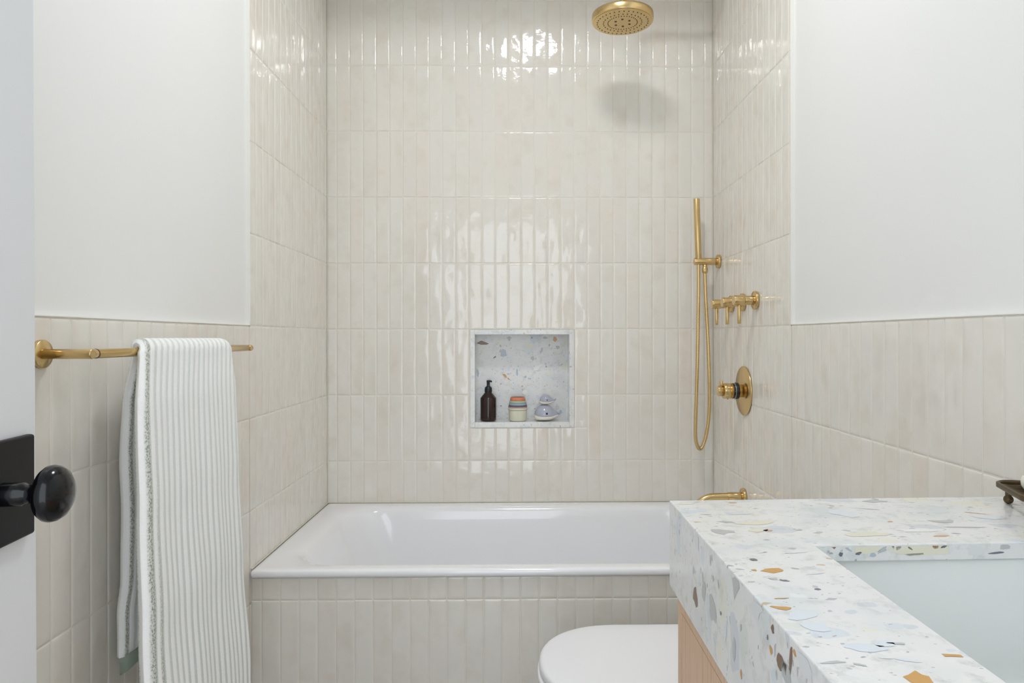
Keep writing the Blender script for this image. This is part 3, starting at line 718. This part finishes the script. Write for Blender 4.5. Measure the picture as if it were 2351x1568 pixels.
cup('dark plum stacking cup showing as a thin dark band in the pile', 'c_plum', z, [(.0368,0),(.0378,.001),(.0372,.004),(.034,.0055)]); z += .0057
cup('powder blue stacking cup turned over, above the dark plum one', 'c_blue', z, [(.0355,0),(.0362,.001),(.0345,.008),(.0325,.0092)]); z += .0094
cup('sage green stacking cup turned over, below the coral one', 'c_sage', z, [(.0335,0),(.0340,.001),(.0318,.0085),(.030,.0092)]); z += .0094
tcup = cup('small coral stacking cup with dark red top, highest of the pile', 'c_coral', z, [(.0298,0),(.0305,.001),(.0290,.0105),(.0275,.0128),(.0262,.0128)])
MB().lathe((cxp,by,z+.0124), (0,0,1), [(.0255,0),(.0262,.0006),(.0262,.001),(.0225,.0012),(.001,.0012)], 48).build('cup_top', 'c_rust', tcup)['label'] = 'dark red round top'
# whales
def whale(lab, x, y, z, sc, flip=1):
    t = thing('whale_bath_toy', lab, 'bath toy', (x, y, z), 'whale bath toys stacked in the niche')
    def ring(px_, zc, ry, rz, n=24, flat=0.):
        out = []
        for k in range(n):
            a = 2*PI*k/n; dz = math.sin(a)*rz
            if dz < 0: dz *= (1-flat)
            out.append((x+px_*sc, y+math.cos(a)*ry*sc, z+(zc+dz)*sc))
        return out
    # belly half (cream) and back (grey), both as lofts along x
    body = []
    for u in (-.0385,-.0372,-.034,-.028,-.020,-.010,0,.010,.018):
        q = max(0., 1-((u+.003)/.0362)**2)**.5; body.append((u, .0185, max(.004,.035*q), max(.003,.0405*q)))
    body += [(.025,.019,.0245,.0245),(.031,.0195,.019,.0165),(.038,.020,.0135,.0095),(.046,.022,.0095,.006)]
    MB().rings([ring(a, b, c, d, 28, .75) for a,b,c,d in body], 0, True).build('body', 'whale', t)
    bel = [(-.0405,.0165,.004,.003),(-.0385,.0145,.020,.008),(-.031,.0118,.031,.0110),(-.018,.0108,.0375,.0108),(-.002,.0108,.0385,.0108),(.012,.0112,.034,.0108),(.024,.0130,.027,.0095),(.036,.0165,.018,.0065),(.048,.0205,.009,.004)]
    MB().rings([ring(a, b, c, d, 28) for a,b,c,d in bel], 0, True).build('belly', 'belly', t)
    mb = MB()
    for s_ in (-1, 1):
        mb.rings([[(x+(.0445+.012*u_+math.cos(a)*.0055*(1-u_*.6))*sc, y+s_*(.001+.020*u_)*sc, z+(.0225+.009*u_+math.sin(a)*.0022)*sc) for a in [2*PI*k/12 for k in range(12)]] for u_ in (0,.35,.7,1)], 0, True)
    mb.build('tail_fluke', 'whale', t)
    mb = MB()
    mb.ball((x+.004*sc, y-.0335*sc, z+.0275*sc), .0036*sc, 14, 8, 0, (1,.6,1)); mb.build('eye', 'eye', t)
    return t
wy = YB+.048
wz = SHZ
whale('large lavender grey whale bath toy with cream belly on the niche sill', nx(1252), wy, wz, 1.12)
whale('small lavender grey whale bath toy riding on the back of the larger whale', nx(1254), wy, wz+.0640, .68)

# ------------------------------------------------------------------ soap dish
sd = thing('soap_dish', 'aged bronze wire soap dish on ball feet at the back of the counter', 'soap dish', (.71,.93,TOP))
ax = Vector((-.30,-.954,0)); bxv = Vector((.954,-.30,0))
sc0 = Vector((.7005, .931, TOP+.0258))
def dish(u, v, z=0): return sc0 + ax*u + bxv*v + Vector((0,0,z))
def loop(hu, hv, r, n=8):
    pts = []
    for cu, cv, a0 in ((hu-r,-hv+r,-PI/2),(hu-r,hv-r,0),(-hu+r,hv-r,PI/2),(-hu+r,-hv+r,PI)):
        for k in range(n+1):
            a = a0+PI/2*k/n; pts.append((cu+r*math.cos(a), cv+r*math.sin(a)))
    return pts
lp = loop(.062,.036,.022)
R = []
for du, dz in ((.0,-.0042),(.0020,-.003),(.0020,.003),(.0,.0042),(-.0022,.003),(-.0022,-.003)):
    R.append([dish(u*(1+du/.062), v*(1+du/.036), dz) for u, v in lp])
R.append(R[0]); MB().rings(R, 0, True, False, False).build('rim', 'darkbrass', sd)
mb = MB()
for k in range(9):
    u = -.048+.012*k; mb.tube([dish(u,-.0345,.0), dish(u,-.022,-.002), dish(u,.022,-.002), dish(u,.0345,.0)], .0016, 8)
for v in (-.012, .012): mb.tube([dish(-.061,v,-.0045), dish(.061,v,-.0045)], .0018, 8)
mb.build('wire_rack', 'darkbrass', sd)
for u, v in ((-.040,-.024),(-.040,.024),(.040,-.024),(.040,.024)):
    p = dish(u, v, -.0258)
    MB().ball((p.x,p.y,p.z+.0063), .0063).cyl((p.x,p.y,p.z+.011), (p.x,p.y,p.z+.0222), .0040).build('foot', 'darkbrass', sd)
so = MB().rings([[dish(u*s_+.006, v*s_+.003, z_) for u, v in loop(.036,.020,.017)] for s_, z_ in ((.85,.0002),(1,.006),(1.02,.012),(.95,.018),(.75,.021))], 0, True).build('soap_bar', 'soap')
tag(so, 'cream bar of soap lying in the bronze soap dish', 'soap')

# ------------------------------------------------------------------ lights
LX, LY = .045, 1.44
cl = thing('ceiling_light', 'round flush ceiling light with a white diffuser in front of the tub', 'ceiling light', (LX,LY,ZC))
MB().lathe((LX,LY,ZC-.0005), (0,0,-1), [(.172,0),(.176,.002),(.176,.022),(.172,.024),(.160,.024)], 64).build('lamp_housing', 'paint', cl)
MB().lathe((LX,LY,ZC-.0245), (0,0,-1), [(.150,0),(.150,.004),(.142,.010),(.10,.013),(.001,.014)], 64).build('lamp_diffuser', 'glow', cl)
M['glow'].node_tree.nodes['Principled BSDF'].inputs['Emission Strength'].default_value = 56.
w = bpy.data.worlds.new('daylit_hall'); S.world = w; w.use_nodes = True
bg = w.node_tree.nodes['Background']; bg.inputs[0].default_value = (.86,.93,1,1); bg.inputs[1].default_value = 2.8

# ------------------------------------------------------------------ camera
cam = bpy.data.cameras.new('camera'); co = bpy.data.objects.new('camera', cam); COL.objects.link(co)
FPX = 1610.
cam.sensor_fit = 'HORIZONTAL'; cam.sensor_width = 36.; cam.lens = FPX/2351*36
cam.shift_x = -(1215-1175.5)/2351
cam.shift_y = (775-784)/2351
cam.clip_start = .01
psi = .0157; roll = .0015
co.matrix_world = Matrix.Translation((0,0,H)) @ Matrix.Rotation(-psi, 4, 'Z') @ Matrix.Rotation(PI/2, 4, 'X') @ Matrix.Rotation(-roll, 4, 'Z')
S.camera = co
S.view_settings.view_transform = 'Standard'; S.view_settings.look = 'None'
S.view_settings.gamma = 1; S.view_settings.use_curve_mapping = False
S.view_settings.exposure = 0.0
S.cycles.max_bounces = 12; S.cycles.diffuse_bounces = 8; S.cycles.glossy_bounces = 6
S.cycles.sample_clamp_indirect = 25.
